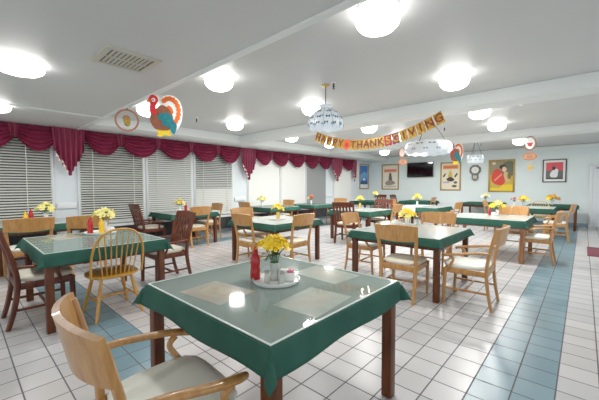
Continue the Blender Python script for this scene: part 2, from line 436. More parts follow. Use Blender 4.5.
def table(x, y, w, d, wood, phrase, cloth='cloth', hang=.11, cover=None, key=0, cl_label=None):
    t = thing('dining_table', (x, y, 0)); tag(t, phrase['t'], 'table', 'square dining tables')
    b = MB(); b.box((0,0,.738), (w-.02, d-.02, .03), r=.006); b.build('tabletop', M[wood], t)
    for s in (-1, 1):
        b = MB(); b.box((s*(w/2-.045), 0, .672), (.024, d-.16, .11), r=.004); b.build('apron', M[wood], t)
        b = MB(); b.box((0, s*(d/2-.045), .672), (w-.16, .024, .11), r=.004); b.build('apron', M[wood], t)
    for sx in (-1, 1):
        for sy in (-1, 1):
            b = MB(); b.box((sx*(w/2-.047), sy*(d/2-.047), .361), (.068, .068, .722), r=.006); b.build('leg', M[wood], t)
    c = cloth_mesh(w, d, hang, key).build('tablecloth', M[cloth]); c.location = (x, y, .760)
    sd = c.modifiers.new('thickness', 'SOLIDIFY'); sd.thickness = .003; sd.offset = 1
    tag(c, phrase['c'], 'tablecloth', 'green tablecloths')
    if cover:
        g = thing('table_cover', (x, y, .7645)); tag(g, phrase['s'], 'table cover', 'clear covers over the tablecloths')
        b = MB(); p, q = w/2-.015, d/2-.015; b.add([(-p,-q,.003),(p,-q,.003),(p,q,.003),(-p,q,.003)], [(0,1,2,3)], None, False); b.build('sheet', M[cover], g)
        b = MB()
        for s in (-1, 1):
            b.box((s*(w/2-.013), 0, .0025), (.008, d-.018, .005)); b.box((0, s*(d/2-.013), .0025), (w-.034, .008, .005))
        b.build('sheet_edge', M['coveredge'], g)
    return t
TB = {
 1:(-1.47,1.37,1.18,1.14), 2:(-4.35,1.1,1.35,1.15), 3:(-7.2,1.0,1.2,1.2), 4:(-7.3,3.8,1.15,1.15), 5:(-4.28,4.05,1.2,1.2),
 6:(-7.2,6.65,1.2,1.2), 7:(-7.15,8.55,1.2,1.2), 8:(-4.4,7.3,1.2,1.2), 9:(-1.83,4.42,1.22,1.3), 10:(-1.40,7.33,1.33,1.25),
 11:(-1.2,11.3,1.25,1.2), 12:(-.75,13.2,1.25,1.2), 13:(-2.8,13.4,1.25,1.2), 14:(-3.65,9.7,1.25,1.25), 15:(-5.2,13.3,1.2,1.2), 16:(-6.7,11.8,1.2,1.2)}
W_ = {1:'nearest table, in the middle foreground', 2:'table behind the golden windsor chair', 3:'table at the left photo edge',
 4:'window-side table below the big hanging turkey', 5:'table just behind the nearest one', 6:'window-side table before the white vertical blinds',
 7:'window-side table with orange flowers', 8:'table ringed by dark slat-back chairs', 9:'table right of centre with the pale yellow bouquet',
 10:'table at the blue tile stripe', 11:'table in front of the pale windsor chair', 12:'table nearest the white door',
 13:'table against the wall under the red and yellow poster', 14:'far table with the white runner',
 15:'far table below the television', 16:'far table below the blue poster'}
SPEC = {1:('table','cloth',.12,'cover'), 2:('table','cloth',.12,'cover'), 3:('table','cloth',.11,'coversheen'), 4:('table','cloth',.11,'coversheen'), 5:('table','cloth',.10,'coversheen'),
 6:('table','cloth',.11,'cover'), 7:('table','cloth',.11,'cover'), 8:('table','cloth',.12,'coversheen'), 9:('table','cloth',.10,'coversheen'), 10:('table_oak','cloth',.12,'coversheen'),
 11:('table','cloth',.12,'coversheen'), 12:('table','clothdk',.09,None), 13:('mahog','clothdk',.07,None), 14:('table','cloth',.12,'coversheen'), 15:('table','clothdk',.11,None), 16:('table','clothdk',.11,None)}
for k, (x, y, w, d) in TB.items():
    wd, cl, hg, cv = SPEC[k]
    col = 'tan' if wd == 'table_oak' else 'dark'
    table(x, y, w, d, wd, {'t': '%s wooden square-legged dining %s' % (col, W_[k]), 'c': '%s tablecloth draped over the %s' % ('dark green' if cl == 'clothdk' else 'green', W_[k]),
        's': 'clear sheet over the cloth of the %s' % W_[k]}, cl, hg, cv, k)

# placemats under the clear sheet of the nearest table and loose papers on others
def placemat(x, y, rz, c1, c2, label, z=.7655, w=.40, d=.28):
    o = thing('placemat', (x, y, z), rz); tag(o, label, 'placemat', 'printed placemats')
    b = MB(); b.box((0,0,.0008), (w, d, .0012)); b.build('mat_sheet', c1, o)
    b = MB(); r = random.Random(label)
    pts = [(.36*w*math.cos(a)*(1+.25*math.sin(3*a+r.random())), .36*d*math.sin(a)*(1+.2*math.cos(2*a))) for a in [2*PI*i/18 for i in range(18)]]
    b.add([(p[0], p[1], .0018) for p in pts], [list(range(18))], None, False); b.build('printed_picture', c2, o)
M['mat1'] = mat('autumn placemat print', (190,120,66), .3, noise=(160,150,110), nscale=16)
M['mat1b'] = mat('autumn placemat picture', (214,186,120), .3, noise=(190,130,80), nscale=16)
M['mat2'] = mat('pale placemat print', (170,172,152), .3, noise=(150,150,126), nscale=14)
M['mat2b'] = mat('pale placemat picture', (196,176,140), .3, noise=(170,150,120), nscale=10)
placemat(-1.60, 1.03, .12, M['mat1'], M['mat1b'], 'orange and tan printed placemat at the left of the nearest table', z=.7632, w=.36, d=.27)
placemat(-1.08, 1.30, PI/2+.1, M['mat2'], M['mat2b'], 'pale printed placemat at the right of the nearest table', z=.7632, w=.36, d=.28)
placemat(-1.35, 1.76, -.05, M['mat2'], M['mat2b'], 'pale printed placemat on the far side of the nearest table', z=.7632)
placemat(-4.75, .9, .15, M['mat2'], M['mat1b'], 'tan printed placemat on the table behind the golden windsor chair', z=.7632)
placemat(-1.52, 4.6, PI/2, M['mat1'], M['mat2b'], 'pinkish printed placemat on the right of the pale bouquet table', z=.7632, w=.44, d=.36)
placemat(-.98, 7.4, PI/2, M['mat1'], M['mat1b'], 'tan printed placemat on the table at the blue tile stripe', z=.7632, w=.44, d=.34)
# white runner over the far table
def runner():
    o = thing('table_runner', (-3.88, 9.7, 0)); tag(o, 'white paper runner hanging over the near edge of the far table', 'table runner')
    b = MB(); b.box((0, .02, .7705), (.5, 1.29, .002)); b.box((0, -.665, .69), (.5, .003, .16)); b.box((0,-.645,.7705),(.5,.04,.002)); b.build('paper', mat('runner paper', (224,226,226), .6), o)
runner()

# ------------------------------------------------------------------ chairs
def seat_pad(wf, wb, y0, y1, z, h, m, name='seat_cushion'):
    b = MB(); n = 28; rings = []
    def outline(t, k):
        a = 2*PI*t; ca, sa = math.cos(a), math.sin(a); e = 4.5
        q = (abs(ca)**e+abs(sa)**e)**(-1/e)
        yy = (y0+y1)/2+sa*q*(y1-y0)/2*k
        f = (yy-y0)/(y1-y0); hw = (wb+(wf-wb)*f)/2
        return (ca*q*hw*k, yy)
    for k, zz in ((.95, 0), (1, .35), (1, .6), (.96, .85), (.82, 1.0), (.4, 1.1)):
        rings.append([(*outline(i/n, k), z+h*zz) for i in range(n)])
    vs = [p for r in rings for p in r]; fs = []
    for i in range(len(rings)-1):
        for k in range(n): fs.append((i*n+k, i*n+(k+1) % n, (i+1)*n+(k+1) % n, (i+1)*n+k))
    fs.append(list(range(n))[::-1]); fs.append([(len(rings)-1)*n+k for k in range(n)])
    b.add(vs, fs); return b

def oak_chair(arms, name, seatmat, wide=1.0):
    t = thing(name); hx = .225*wide; m = M['oak']; m2 = M['oak_dark']
    for s in (-1, 1):
        b = MB(); b.sweep([(s*hx*.9,-.27,0),(s*hx*.93,-.235,.2),(s*hx*.95,-.215,.44),(s*hx,-.245,.66),(s*hx*1.08,-.30,.90)],
                          [(.032,.038),(.036,.046),(.038,.052),(.034,.044),(.03,.036)], up=(1,0,0)); b.build('rear_leg', m, t)
        top = .44 if not arms else .43
        b = MB(); b.sweep([(s*hx*.98,.225,0),(s*hx*.99,.215,.22),(s*hx,.205,top)], [(.03,.03),(.038,.038),(.044,.044)], up=(0,1,0)); b.build('front_leg', m, t)
    def panel(u, v):
        a = 2*u-1; zt = .925+.012*(1-a*a); zb = .735+.018*a*a
        z = zb+(zt-zb)*v; k = (z-.44)/.46
        hw = hx*(.99+.12*k)+.012; y = -.222-.085*max(k, 0)**1.2
        dep = .075 if arms else .03
        return (a*hw, y-dep*(1-a*a)+.006, z)
    b = MB(); b.shell(panel, 16, 6, .024); b.build('backrest', m, t)
    b = MB(); z = .405
    b.box((0, .205, z), (2*hx-.03, .026, .065), r=.005); b.box((0, -.215, z), (2*hx*.95-.03, .026, .065), r=.005)
    for s in (-1, 1): b.sweep([(s*hx*.97,.205,z),(s*hx*.96,-.215,z)], (.026,.065), per=2)
    b.build('seat_frame', m2, t)
    seat_pad(2*hx+.03, 2*hx*.95, -.215, .245, .438, .05, None).build('seat_cushion', seatmat, t)
    for s in (-1, 1):
        b = MB(); b.sweep([(s*hx*.98,.215,.19),(s*hx*.93,-.235,.19)], (.018,.026), per=2); b.build('stretcher', m2, t)
    b = MB(); b.box((0, .0, .19), (2*hx*.95, .022, .022), r=.004); b.build('stretcher', m2, t)
    if arms:
        for s in (-1, 1):
            b = MB(); b.sweep([(s*hx*1.04,-.258,.645),(s*(hx+.03),-.12,.640),(s*(hx+.048),.06,.612),(s*(hx+.04),.17,.592),(s*(hx+.022),.225,.578)],
                              [(.034,.03),(.04,.032),(.046,.032),(.05,.034),(.036,.03)]); b.build('armrest', m, t)
            b = MB(); b.sweep([(s*(hx+.036),.15,.580),(s*(hx+.03),.115,.54),(s*(hx+.012),.15,.47),(s*hx*1.0,.20,.405)],
                              [(.034,.036),(.03,.034),(.032,.036),(.036,.04)], up=(1,0,0)); b.build('arm_support', m, t)
    return t

def mahogany_chair():
    t = thing('mahogany_armchair'); m = M['mahog']; hx = .245
    for s in (-1, 1):
        b = MB(); b.sweep([(s*hx*.92,-.30,0),(s*hx*.94,-.25,.2),(s*hx*.95,-.22,.45),(s*hx,-.26,.70),(s*hx*1.05,-.34,.98)],
                          [(.042,.052),(.048,.06),(.05,.066),(.046,.056),(.042,.044)], up=(1,0,0)); b.build('rear_leg', m, t)
        b = MB(); b.sweep([(s*hx,.225,0),(s*hx,.22,.25),(s*hx,.215,.44)], [(.044,.044),(.052,.052),(.058,.058)], up=(0,1,0)); b.build('front_leg', m, t)
    def crest(u, v):
        a = 2*u-1; z = .90+.10*v+.012*(1-a*a)*v; return (a*(hx*1.06+.015), -.322-.025*v-.02*(1-a*a), z)
    b = MB(); b.shell(crest, 12, 3, .026); b.build('crest_rail', m, t)
    b = MB(); b.box((0,-.235,.555), (2*hx-.02,.024,.05), r=.005); b.build('lower_rail', m, t)
    for k in range(5):
        x = (k-2)*.082
        b = MB(); b.sweep([(x,-.235,.56),(x,-.26,.70),(x,-.335,.91)], (.056,.016), up=(0,1,0), per=4); b.build('back_slat', m, t)
    b = MB(); z = .41
    b.box((0,.215,z), (2*hx-.03,.028,.07), r=.005); b.box((0,-.22,z), (2*hx*.95-.03,.028,.07), r=.005)
    for s in (-1, 1): b.sweep([(s*hx,.215,z),(s*hx*.95,-.22,z)], (.028,.07), per=2)
    b.build('seat_frame', m, t)
    seat_pad(2*hx+.02, 2*hx*.95, -.215, .25, .445, .055, None).build('seat_cushion', M['cream'], t)
    for s in (-1, 1):
        b = MB(); b.sweep([(s*hx*1.0,-.245,.605),(s*(hx+.035),-.1,.602),(s*(hx+.05),.08,.592),(s*(hx+.03),.19,.58)], [(.034,.03),(.042,.03),(.05,.03),(.04,.028)]); b.build('armrest', m, t)
        b = MB(); b.sweep([(s*(hx+.04),.12,.578),(s*(hx+.034),.09,.52),(s*hx*1.04,.12,.43)], (.034,.036), up=(1,0,0)); b.build('arm_support', m, t)
        b = MB(); b.sweep([(s*hx,.22,.18),(s*hx*.94,-.255,.18)], (.02,.028), per=2); b.build('stretcher', m, t)
    b = MB(); b.box((0,0,.18), (2*hx*.96,.022,.026), r=.004); b.build('stretcher', m, t)
    return t

def windsor_chair(m, n=8, h=.5):
    t = thing('windsor_chair')
    b = MB(); N = 32; rings = []
    for k, z in ((.93,.425),(1,.435),(1,.455),(.95,.464),(.5,.456)):
        rings.append([(.25*k*math.copysign(abs(math.cos(2*PI*i/N))**.8, math.cos(2*PI*i/N)), .235*k*math.copysign(abs(math.sin(2*PI*i/N))**.8, math.sin(2*PI*i/N)), z) for i in range(N)])
    vs = [p for r in rings for p in r]; fs = [(i*N+k, i*N+(k+1) % N, (i+1)*N+(k+1) % N, (i+1)*N+k) for i in range(4) for k in range(N)]
    fs.append(list(range(N))[::-1]); fs.append([4*N+k for k in range(N)]); b.add(vs, fs); b.build('seat', m, t)
    def bow(a):     # a from 0..PI ; leaning arch
        z = math.sin(a)**.75*h; w = .245+.04*math.sin(a)
        return (w*math.copysign(abs(math.cos(a))**.8, math.cos(a)), -.175-.20*z-.03*math.sin(a), .45+z)
    b = MB(); b.sweep([bow(PI*k/16) for k in range(17)], (.024,.024), sq=2, per=3, up=(0,1,0)); b.build('bow', m, t)
    for k in range(n):
        f = (k+1)/(n+1)*2-1; xb = f*.185
        xt = f*.265; c = min(1, abs(xt/.285)); a = math.acos(max(-1, min(1, math.copysign(c**1.25, xt)))); pt = bow(a)
        b = MB(); b.sweep([(xb,-.195,.452),((xb+pt[0])/2,(-.195+pt[1])/2,(.452+pt[2])/2),pt], [(.013,.013),(.014,.014),(.009,.009)], sq=2, n=8, per=3, up=(0,1,0)); b.build('spindle', m, t)
    L = {}
    for sx in (-1, 1):
        for sy in (-1, 1):
            p0 = Vector((sx*.14, sy*.14, .43)); p1 = Vector((sx*.225, sy*.235, 0)); L[sx, sy] = (p0, p1)
            b = MB(); b.sweep([p0, p0.lerp(p1,.25), p0.lerp(p1,.45), p0.lerp(p1,.55), p0.lerp(p1,.8), p1], [(.026,.026),(.036,.036),(.042,.042),(.03,.03),(.036,.036),(.022,.022)], sq=2, per=3, up=(0,1,0)); b.build('leg', m, t)
    for sx in (-1, 1):
        b = MB(); b.sweep([L[sx,-1][0].lerp(L[sx,-1][1],.56), L[sx,1][0].lerp(L[sx,1][1],.56)], (.02,.02), sq=2, per=3); b.build('stretcher', m, t)
    b = MB(); b.sweep([(-.18,0,.19),(0,0,.19),(.18,0,.19)], [(.018,.018),(.026,.026),(.018,.018)], sq=2, per=3); b.build('stretcher', m, t)
    return t

PROTO = {'A': lambda: oak_chair(True, 'oak_armchair', M['cream2'], 1.12), 'O': lambda: oak_chair(False, 'oak_dining_chair', M['cream']),
         'M': mahogany_chair, 'Wg': lambda: windsor_chair(M['gold'], 8), 'Wp': lambda: windsor_chair(M['pale'], 8, .46)}
GRP = {'A':'oak armchairs','O':'oak side chairs','M':'dark mahogany armchairs'}
CAT = 'chair'
MADE = {}
CH = [
 ('A',-1.345,.61,-4,'honey oak armchair with curved back and white seat in the near foreground'),
 ('M',-4.3,.60,0,'dark mahogany armchair at the left end of the golden windsor chair\'s table'),
 ('Wg',-3.85,1.14,90,'golden bow-back windsor chair with spindles at the left table'),
 ('M',-4.55,2.05,180,'dark slat-back armchair between the golden windsor chair\'s table and the turkey table'),
 ('A',-6.3,.72,90,'oak chair at the left edge of the photo, back below ketchup and mustard'),
 ('A',-6.15,1.42,90,'oak chair with curved back, second from the left photo edge'),
 ('M',-7.35,2.98,0,'dark armchair at the left end of the window table below the turkey'),
 ('O',-6.75,3.75,90,'oak side chair on the near side of the window table below the turkey'),
 ('O',-7.42,4.52,180,'small oak chair at the right end of the window table below the turkey'),
 ('A',-5.08,4.1,-90,'oak chair on the window side of the table just behind the nearest one'),
 ('O',-4.22,3.5,0,'oak side chair at the left of the table just behind the nearest one'),
 ('O',-3.72,3.88,90,'oak side chair at the right of the table just behind the nearest one'),
 ('O',-7.38,6.0,0,'oak chair at the left end of the table before the white vertical blinds'),
 ('O',-7.4,7.3,180,'oak chair at the right end of the table before the white vertical blinds'),
 ('A',-6.85,9.55,180,'oak armchair at the right end of the window table with orange flowers'),
 ('M',-4.32,6.55,12,'dark slat-back chair with its back left of the yellow flowers, far table centre'),
 ('A',-2.66,4.58,-85,'oak armchair at the left end of the pale bouquet table'),
 ('O',-1.66,3.80,4,'oak side chair with wide back towards us at the pale bouquet table'),
 ('A',-.99,4.13,92,'oak armchair with white seat on the right of the pale bouquet table'),
 ('A',-1.85,5.30,180,'oak chair facing us on the far side of the pale bouquet table'),
 ('A',-2.92,9.62,90,'oak armchair at the right end of the far table with the white runner'),
 ('A',-1.16,8.12,180,'oak chair facing us behind the table at the blue tile stripe'),
 ('A',-.62,7.17,90,'oak armchair standing on the blue stripe, nearer of the two there'),
 ('A',-.5,10.2,90,'oak armchair standing on the blue stripe, farther one near the white door'),
 ('Wp',-1.0,12.06,180,'pale spindle-back windsor chair behind the red and orange flowers'),
 ('O',-1.98,11.15,-90,'oak chair seen edge-on left of the red and orange flower table'),
 ('M',-6.75,12.55,180,'dark open-back chair at the far table below the blue poster'),
 ('M',-6.0,13.2,-90,'dark chair between the blue-poster table and the television table'),
 ('M',-4.3,8.05,180,'wide reddish slat-back chair behind the table with yellow flowers'),
 ('O',-3.72,7.42,90,'oak chair at the right of the table with dark slat-back chairs'),
 ('O',-4.6,10.2,-90,'pale oak chair at the left end of the white runner table'),
 ('O',-4.8,13.1,90,'small oak chair at the right of the far table below the television')]
for kd, x, y, a, lab in CH:
    if kd not in MADE: o = MADE[kd] = PROTO[kd]()
    else: o = dup(MADE[kd])
    o.location = (x, y, 0); o.rotation_euler = (0, 0, math.radians(a))
    tag(o, lab, CAT, GRP.get(kd))
    if kd not in GRP and 'group' in o: del o['group']

# ------------------------------------------------------------------ centrepieces
def blossom_mesh(r, rnd):
    b = MB()
    for k in range(6):
        a = k*PI/3+rnd.random()*.3; ca, sa = math.cos(a), math.sin(a)
        pts = [(.1,0),(.55,.32),(1,.18),(1,-.18),(.55,-.32)]
        lift = .25+.3*rnd.random()
        vs = [((p[0]*ca-p[1]*sa)*r, (p[0]*sa+p[1]*ca)*r, (lift*p[0]*r*(1 if p[1] else .6))) for p in pts]
        b.add(vs, [(0,1,2,3,4)], None, False)
    b.lathe([(.22*r,0),(.3*r,.25*r),(.42*r,.5*r),(.36*r,.5*r),(.1*r,.2*r)], 10)
    return b
def flowers(x, y, z, petals, vase, label, r=.036, n=9, spread=.085, h=.25, seed=1, vh=.13, group='flower vases on the tables'):
    rnd = random.Random(seed)
    o = thing('flower_vase', (x, y, z)); tag(o, label, 'flowers', group)
    b = MB(); b.lathe([(.028,0),(.032,.01),(.028,vh*.4),(.032,vh*.85),(.036,vh),(.030,vh),(.026,vh*.5)], 18); b.build('vase', vase, o)
    heads = []
    for i in range(n):
        a = i*2.4; q = spread*math.sqrt((i+.4)/n); heads.append(Vector((q*math.cos(a), q*math.sin(a), h+.02-.9*q+.03*rnd.random())))
    b = MB()
    for p in heads: b.sweep([(p.x*.15, p.y*.15, vh*.6), (p.x*.5, p.y*.5, (vh+p.z)/2), (p.x, p.y, p.z-.01)], (.005,.005), n=5, per=2, sq=2, up=(0,1,0))
    b.build('stems', M['leaf'], o)
    b = MB()
    for i in range(16):
        a = rnd.random()*6.28; q = spread*(.35+.6*rnd.random()); zz = vh+.02+.06*rnd.random(); c, s = math.cos(a), math.sin(a)
        l = .03; b.add([(q*c*.3, q*s*.3, zz-.02), (q*c+l*.4*s, q*s-l*.4*c, zz+.01), (q*c*1.3, q*s*1.3, zz-.005), (q*c-l*.4*s, q*s+l*.4*c, zz+.01)], [(0,1,2,3)], None, False)
    b.build('leaves', M['leaf'], o)
    for i, p in enumerate(heads):
        q = blossom_mesh(r*(.85+.3*rnd.random()), rnd); xf = Matrix.Translation(p) @ Vector((p.x*2.2+.02*rnd.random(), p.y*2.2, .12)).to_track_quat('Z','Y').to_matrix().to_4x4()
        q.v = [xf @ v for v in q.v]
        q.build('blossom', petals[i % len(petals)], o)
    return o
def bottle(x, y, z, kind, label, s=1.0):
    o = thing(kind+'_bottle', (x, y, z)); tag(o, label, 'bottle', 'condiment bottles on the tables')
    m = M['red'] if kind == 'ketchup' else M['mustard']
    b = MB(); b.lathe([(0,0),(.028*s,0),(.031*s,.006),(.031*s,.05*s),(.027*s,.075*s),(.031*s,.10*s),(.030*s,.13*s),(.020*s,.150*s),(.016*s,.158*s)], 20); b.build('body', m, o)
    b = MB(); b.lathe([(.018*s,.156*s),(.018*s,.172*s),(.012*s,.178*s),(.005*s,.196*s),(.001*s,.197*s)], 16); b.build('cap', m if kind == 'ketchup' else M['mustard'], o)
def tray(x, y, z, label, r=.15):
    o = tag(MB_lathe('condiment_tray', [(0,.002),(r*.9,.002),(r*.94,.0),(r,.018),(r,.022),(r*.97,.022),(r*.9,.008),(0,.008)], M['ceramic'], 36), label, 'tray', 'white condiment trays'); o.location = (x, y, z)
def MB_lathe(name, prof, m, n=24, parent=None):
    b = MB(); b.lathe(prof, n, caps=False); return b.build(name, m, parent)
def caddy(x, y, z, label, pk=True):
    o = thing('sugar_caddy', (x, y, z), .6); tag(o, label, 'sugar caddy', 'white sugar caddies')
    b = MB(); b.box((0,0,.004), (.10,.07,.008), r=.002)
    for s in (-1, 1): b.box((s*.048,0,.03), (.005,.07,.05), r=.002); b.box((0,s*.033,.03), (.10,.005,.05), r=.002)
    b.build('holder', M['ceramic'], o)
    for i in range(7):
        b = MB(); b.box((-.038+i*.0125,0,.042), (.008,.055,.058), r=.002); b.build('packet', M['pink'] if i > 3 and pk else M['white'], o)
def shaker(x, y, z, label):
    o = thing('salt_shaker', (x, y, z)); tag(o, label, 'shaker', 'small shakers on the tables')
    b = MB(); b.lathe([(0,0),(.018,0),(.02,.004),(.016,.05),(.015,.06)], 14); b.build('body', M['vglass'], o)
    b = MB(); b.lathe([(.0165,.058),(.017,.07),(.01,.08),(0,.081)], 14, caps=False); b.build('cap', M['grey'], o)
ZT = .7692
# nearest table
tray(-1.475, 1.395, ZT, 'white round condiment tray on the nearest table', .155)
zt = ZT+.0085
flowers(-1.49, 1.395, zt, [M['yellow']], M['vglass'], 'bright yellow bouquet in a small vase on the nearest table', r=.048, n=13, spread=.085, h=.255, seed=3, vh=.115)
bottle(-1.595, 1.32, zt, 'ketchup', 'tall red ketchup bottle beside the bright yellow bouquet on the nearest table', 1.08)
caddy(-1.42, 1.44, zt+.0005, 'white caddy with pink packets on the nearest tray')
shaker(-1.485, 1.325, zt, 'small glass shaker in front of the bouquet on the nearest tray')
shaker(-1.40, 1.375, zt, 'small glass shaker right of the vase on the nearest tray')
# windsor table
x, y = -4.78, 1.30
tray(x, y, ZT, 'white round condiment tray on the golden windsor chair\'s table', .2)
flowers(x-.02, y+.05, zt, [M['paleyel']], M['ceramic'], 'pale yellow bouquet on the golden windsor chair\'s table', r=.055, n=9, spread=.12, h=.29, seed=4, vh=.16)
bottle(x-.02, y-.12, zt, 'ketchup', 'red ketchup bottle on the golden windsor chair\'s table', 1.1)
bottle(x+.09, y-.02, zt, 'mustard', 'yellow mustard bottle on the golden windsor chair\'s table', 1.0)
caddy(x+.085, y+.08, zt+.003, 'white caddy beside the mustard on the golden windsor chair\'s table', False)
# left edge table
x, y = -7.0, .99
flowers(x+.02, y+.07, ZT, [M['paleyel']], M['ceramic'], 'pale yellow bouquet on the left edge table by the blinds', r=.06, n=9, spread=.13, h=.30, seed=5, vh=.16)
bottle(x+.0, y-.13, ZT, 'ketchup', 'red ketchup bottle on the left edge table by the blinds', 1.2)
bottle(x+.07, y-.21, ZT, 'mustard', 'yellow mustard bottle on the left edge table by the blinds', 1.05)
# turkey table
x, y = -7.42, 3.74
flowers(x, y, ZT, [M['paleyel'], M['yellow']], M['ceramic'], 'yellow bouquet on the window table below the hanging turkey', r=.055, n=9, spread=.12, h=.27, seed=6)
bottle(x+.06, y+.13, ZT, 'ketchup', 'red ketchup bottle on the window table below the hanging turkey', 1.1)
caddy(x+.09, y-.06, ZT, 'white caddy on the window table below the hanging turkey', False)
# table behind nearest
x, y = -4.27, 4.09
tray(x, y, ZT, 'white condiment tray on the table just behind the nearest one', .17)
flowers(x, y, zt, [M['yellow']], M['amber'], 'yellow bouquet in amber vase on the table just behind the nearest one', r=.05, n=9, spread=.10, h=.25, seed=7)
caddy(x+.055, y+.07, zt+.001, 'white caddy on the table just behind the nearest one', False)
flowers(-7.45, 6.45, ZT, [M['paleyel']], M['ceramic'], 'pale yellow bouquet before the white vertical blinds', r=.06, n=9, spread=.13, h=.29, seed=8)
flowers(-7.2, 8.55, ZT, [M['orange'], M['paleyel'], M['redpet']], M['ceramic'], 'orange bouquet in a white vase before the grey vertical blind', r=.055, n=8, spread=.10, h=.26, seed=9)
flowers(-4.62, 7.6, ZT, [M['yellow']], M['amber'], 'tall yellow bouquet on the table with dark slat-back chairs', r=.05, n=9, spread=.09, h=.30, seed=10, vh=.15)
x, y = -2.08, 4.86
flowers(x, y, ZT, [M['paleyel'], M['paleyel'], M['yellow']], M['ceramic'], 'big pale yellow bouquet right of centre', r=.058, n=11, spread=.12, h=.22, seed=11, vh=.10)
caddy(x-.15, y-.03, ZT, 'white caddy beside the big pale yellow bouquet', True)
shaker(x+.16, y+.02, ZT, 'small shaker right of the big pale yellow bouquet')
x, y = -1.34, 7.70
flowers(x, y, ZT, [M['paleyel'], M['yellow']], M['ceramic'], 'pale yellow bouquet on the table at the blue tile stripe', r=.06, n=10, spread=.14, h=.27, seed=12, vh=.12)
bottle(x-.13, y-.06, ZT, 'ketchup', 'red ketchup bottle on the table at the blue tile stripe', .75)
caddy(x-.03, y-.12, ZT, 'white caddy on the table at the blue tile stripe', True)
x, y = -1.33, 11.45
flowers(x, y, ZT, [M['orange'], M['orange'], M['yellow']], M['vglass'], 'orange bouquet with green leaves left of the pale windsor chair', r=.065, n=8, spread=.13, h=.29, seed=13)
flowers(x-.22, y-.05, ZT, [M['redpet'], M['white']], M['ceramic'], 'small red and white bouquet left of the orange one by the pale windsor chair', r=.05, n=5, spread=.07, h=.24, seed=14)
flowers(-.76, 13.25, .765, [M['orange'], M['yellow'], M['orange']], M['ceramic'], 'orange and yellow bouquet on the table nearest the white door', r=.075, n=9, spread=.17, h=.30, seed=15)
flowers(-2.68, 13.2, .765, [M['paleyel'], M['white']], M['ceramic'], 'pale flowers on the wall table under the red and yellow poster', r=.075, n=8, spread=.15, h=.33, seed=16)
flowers(-3.98, 10.05, ZT+.0025, [M['yellow'], M['paleyel']], M['ceramic'], 'yellow bouquet on the far table with the white runner', r=.065, n=9, spread=.14, h=.32, seed=17)
flowers(-6.55, 12.0, .765, [M['yellow'], M['paleyel']], M['ceramic'], 'yellow flowers on the far table below the blue poster', r=.07, n=7, spread=.12, h=.36, seed=18)

# ------------------------------------------------------------------ ceiling lights
LT = [(-6.06,2.47,'light half hidden between the pumpkin ring and the big turkey'),(-1.34,2.47,'nearest large round light right of centre'),(-3.72,2.47,'light above the table just behind the nearest one'),(-1.34,4.60,'light before the first beam at the right'),
 (-6.06,4.44,'light nearest the first beam\'s window end'),(-3.75,4.48,'light just left of the small chandelier'),(-6.4,6.7,'light over the window side past the first beam'),
 (-3.95,6.9,'light right of the small chandelier past the first beam'),(-1.55,6.95,'left light of the pair past the first beam at the right'),(-1.58,8.77,'right light of the pair past the first beam at the right'),
 (-6.45,8.65,'light behind the left end of the gold banner'),(-4.05,8.75,'light behind the gold banner centre'),(-6.3,12.3,'light nearest the far corner'),(-1.56,12.2,'light past the second beam above the three plaques'),
 (-3.95,12.3,'light past the second beam behind the wide chandelier')]
LS = [(-4.42,.50,'left round light on the lower ceiling'),(-6.9,.45,'window-side round light on the lower ceiling at the left edge')]
def ceil_light(x, y, z, lab, r=.172, fz=1.0, first=[None]):
    if first[0] is None:
        o = thing('ceiling_light'); first[0] = o
        MB_lathe('base_ring', [(0,0),(.19,0),(.192,-.012),(.17,-.014)], M['trimw'], 32, o)
        MB_lathe('diffuser', [(.186,-.012),(.195,-.04),(.196,-.09),(.182,-.135),(.15,-.17),(.10,-.193),(.05,-.203),(.0,-.205)], M['diff'], 32, o)
    else: o = dup(first[0])
    o.location = (x, y, z); o.scale = (r/.19, r/.19, r/.19*fz); tag(o, 'white drum ceiling '+lab, 'ceiling light', 'round ceiling lights')
    l = bpy.data.lights.new('lamp_glow', 'AREA'); l.shape = 'DISK'; l.size = .30; l.energy = LP*(2.8 if y > 6 else 1); l.color = (1,.985,.96); l.spread = PI
    q = bpy.data.objects.new('lamp_glow', l); COL.objects.link(q); q.location = (x, y, z-.215*r/.19*fz)
LP = 15
for x, y, lab in LT: ceil_light(x*.935, y*.935, ZC, lab)
for x, y, lab in LS: ceil_light(x*.93, y*.93, ZS, lab, .19, .6)

# vent
o = thing('air_vent', (-3.29, 1.15, ZS)); tag(o, 'square louvred metal air vent on the lower ceiling', 'air vent'); o.rotation_euler = (0, 0, 0)
b = MB()
for s in (-1, 1): b.box((s*.215, 0, -.008), (.05, .48, .016)); b.box((0, s*.215, -.008), (.38, .05, .016))
b.build('vent_frame', mat('vent frame paint', (196,192,178), .4, metal=.2), o)
b = MB(); b.box((0,0,-.002), (.38,.38,.003)); b.build('vent_duct', M['dkgrey'], o)
b = MB()
vm = mat('vent louvre paint', (190,186,172), .4)
for k in range(9): b.box((0, -.15+k*.0385, -.008), (.36, .026, .004), xf=Matrix.Translation((0,0,0)))
b.box((0,0,-.012), (.02,.36,.006)); b.box((0,-.19,-.012),(.40,.02,.004)); b.build('louvres', vm, o)
